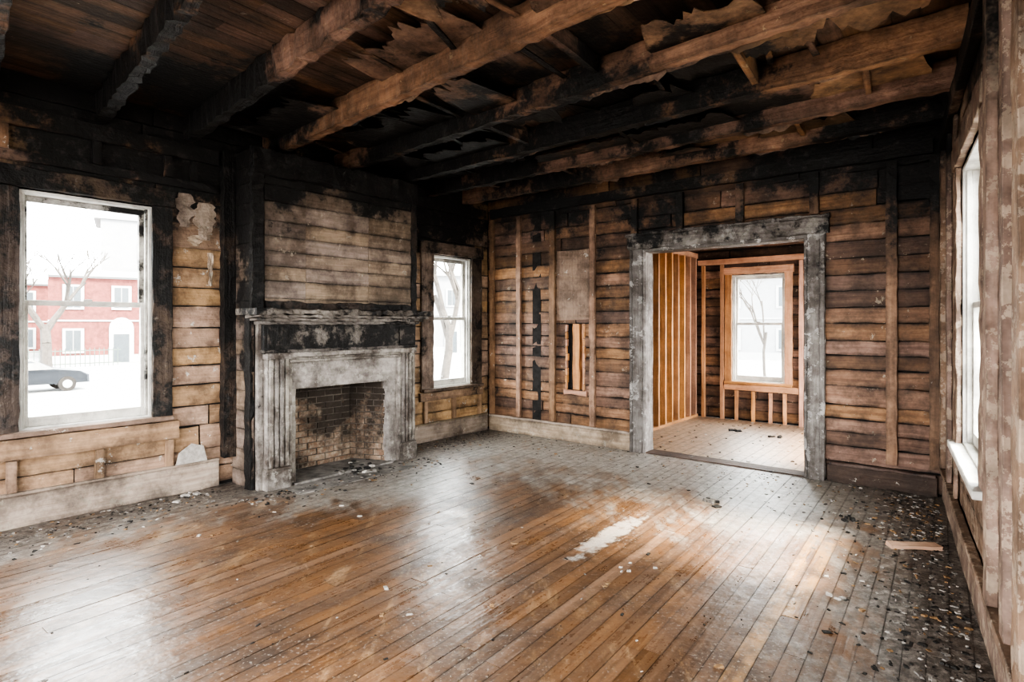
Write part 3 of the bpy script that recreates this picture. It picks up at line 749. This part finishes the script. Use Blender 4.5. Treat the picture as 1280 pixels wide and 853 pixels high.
mb.box(PFn,0,11.7,0,.05,GZ+1.1,GZ+1.16,ax=0); mb.box(PFn,0,11.7,0,.05,GZ+.2,GZ+.26,ax=0); mb.obj("picket_fence",mat_simple("weathered_fence",(.05,.065,.055),.8,.2,5))
def car(cx,cy,hd):
    a=hd.normalized(); n=V(a.y,-a.x); P=frame(V(cx,cy),a,n); e=empty("parked_car",P(0,0,GZ))
    body=[(-2.2,.35),(-2.25,.75),(-2.1,.95),(-1.5,1.02),(-.9,1.40),(.2,1.44),(.95,1.05),(1.9,.88),(2.2,.70),(2.22,.35)]
    m=MB(); rows=[]
    for d,sx,sz in((-.88,.96,.0),(-.84,1,.0),(-.62,1,1),(.62,1,1),(.84,1,0),(.88,.96,0)):
        rows.append([P(x*sx,d,GZ+(z if (sz or z<1.03) else 1.0)) for x,z in body]+[P(body[0][0]*sx,d,GZ+.35)])
    m.grid(rows)
    for rw in(rows[0],rows[-1]):
        m.prism([rw[i] for i in range(len(body))],Vector((0,0,0.0001)))
    m.obj("body",mat_simple("dark_blue_car_paint",(.018,.021,.027),.35,.1,4,.3),e,smooth=False)
    m=MB()
    for d in(-.66,.66): m.prism([P(-1.35,d*1.02,GZ+1.05),P(-.85,d*1.0,GZ+1.34),(P(.15,d*1.0,GZ+1.38)),P(.8,d*1.02,GZ+1.06)],Vector(n)*(.03 if d>0 else -.03))
    m.obj("side_windows",MGL,e)
    m=MB()
    for x in(-1.35,1.38):
        for d in(-.9,.72): m.tube(P(x,d,GZ+.33),P(x,d+.2,GZ+.33),.33,.33,18); m.tube(P(x,d-.01,GZ+.33),P(x,d+.21,GZ+.33),.18,.18,12,mi=1)
    m.obj("wheels",[M_soot,MWH],e)
car(-21.4,25.2,V(.64,.768))

# ------------------------------------------------------------------ light
wd=bpy.data.worlds.new("overcast_sky"); scene.world=wd; wd.use_nodes=True; nt=wd.node_tree; nt.nodes.clear()
ou=nt.nodes.new('ShaderNodeOutputWorld'); bg=nt.nodes.new('ShaderNodeBackground'); tc=nt.nodes.new('ShaderNodeTexCoord'); sx=nt.nodes.new('ShaderNodeSeparateXYZ'); rp=nt.nodes.new('ShaderNodeValToRGB')
nt.links.new(tc.outputs['Generated'],sx.inputs[0]); nt.links.new(sx.outputs[2],rp.inputs[0]); nt.links.new(rp.outputs[0],bg.inputs[0]); nt.links.new(bg.outputs[0],ou.inputs[0])
rp.color_ramp.elements[0].color=(.98,.98,.98,1); rp.color_ramp.elements[0].position=0; rp.color_ramp.elements[1].color=(.96,.98,1,1); rp.color_ramp.elements[1].position=.6
bg.inputs[1].default_value=6.5
def portal(P,op,d=-.22):
    u0,u1,z0,z1=op; L=bpy.data.lights.new("sky_portal",'AREA'); L.shape='RECTANGLE'; L.size=u1-u0; L.size_y=z1-z0; L.cycles.is_portal=True
    o=bpy.data.objects.new("sky_portal",L); scene.collection.objects.link(o)
    zax=-P.n; xax=P.a; yax=zax.cross(xax)
    if yax.z<0: xax=-xax; yax=zax.cross(xax)
    m=Matrix((xax,yax,zax)).transposed().to_4x4(); m.translation=P((u0+u1)/2,d,(z0+z1)/2); o.matrix_world=m
for P,op in((PL,W1),(PL,W2),(PL,W3),(PR,WR),(PR,WR2),(PS,WS1),(PS,WS2),(PN,WN),(PNR,(.6,2.4,.5,2.4))): portal(P,op)
# hazy low sun entering through the right-hand windows
sl=bpy.data.lights.new("hazy_sun",'SUN'); sl.energy=9.0; sl.angle=math.radians(14); sl.color=(1,.88,.72)
so=bpy.data.objects.new("hazy_sun",sl); scene.collection.objects.link(so)
el=math.radians(47); hd=Vector((nr.x,nr.y,0)).normalized(); dr=Vector((hd.x*math.cos(el),hd.y*math.cos(el),-math.sin(el)))
so.rotation_euler=dr.to_track_quat('-Z','Y').to_euler(); so.location=(8,-4,9)

# ------------------------------------------------------------------ camera
cam=bpy.data.cameras.new("camera"); co=bpy.data.objects.new("camera",cam); scene.collection.objects.link(co); scene.camera=co
cam.sensor_width=36; cam.lens=20.25; cam.shift_y=-21.5/1280; cam.clip_start=.05; cam.clip_end=400
co.location=(0,0,1.5); co.rotation_euler=(math.radians(90),0,0)
scene.view_settings.view_transform='AgX'; scene.view_settings.look='AgX - High Contrast'; scene.view_settings.exposure=2.25
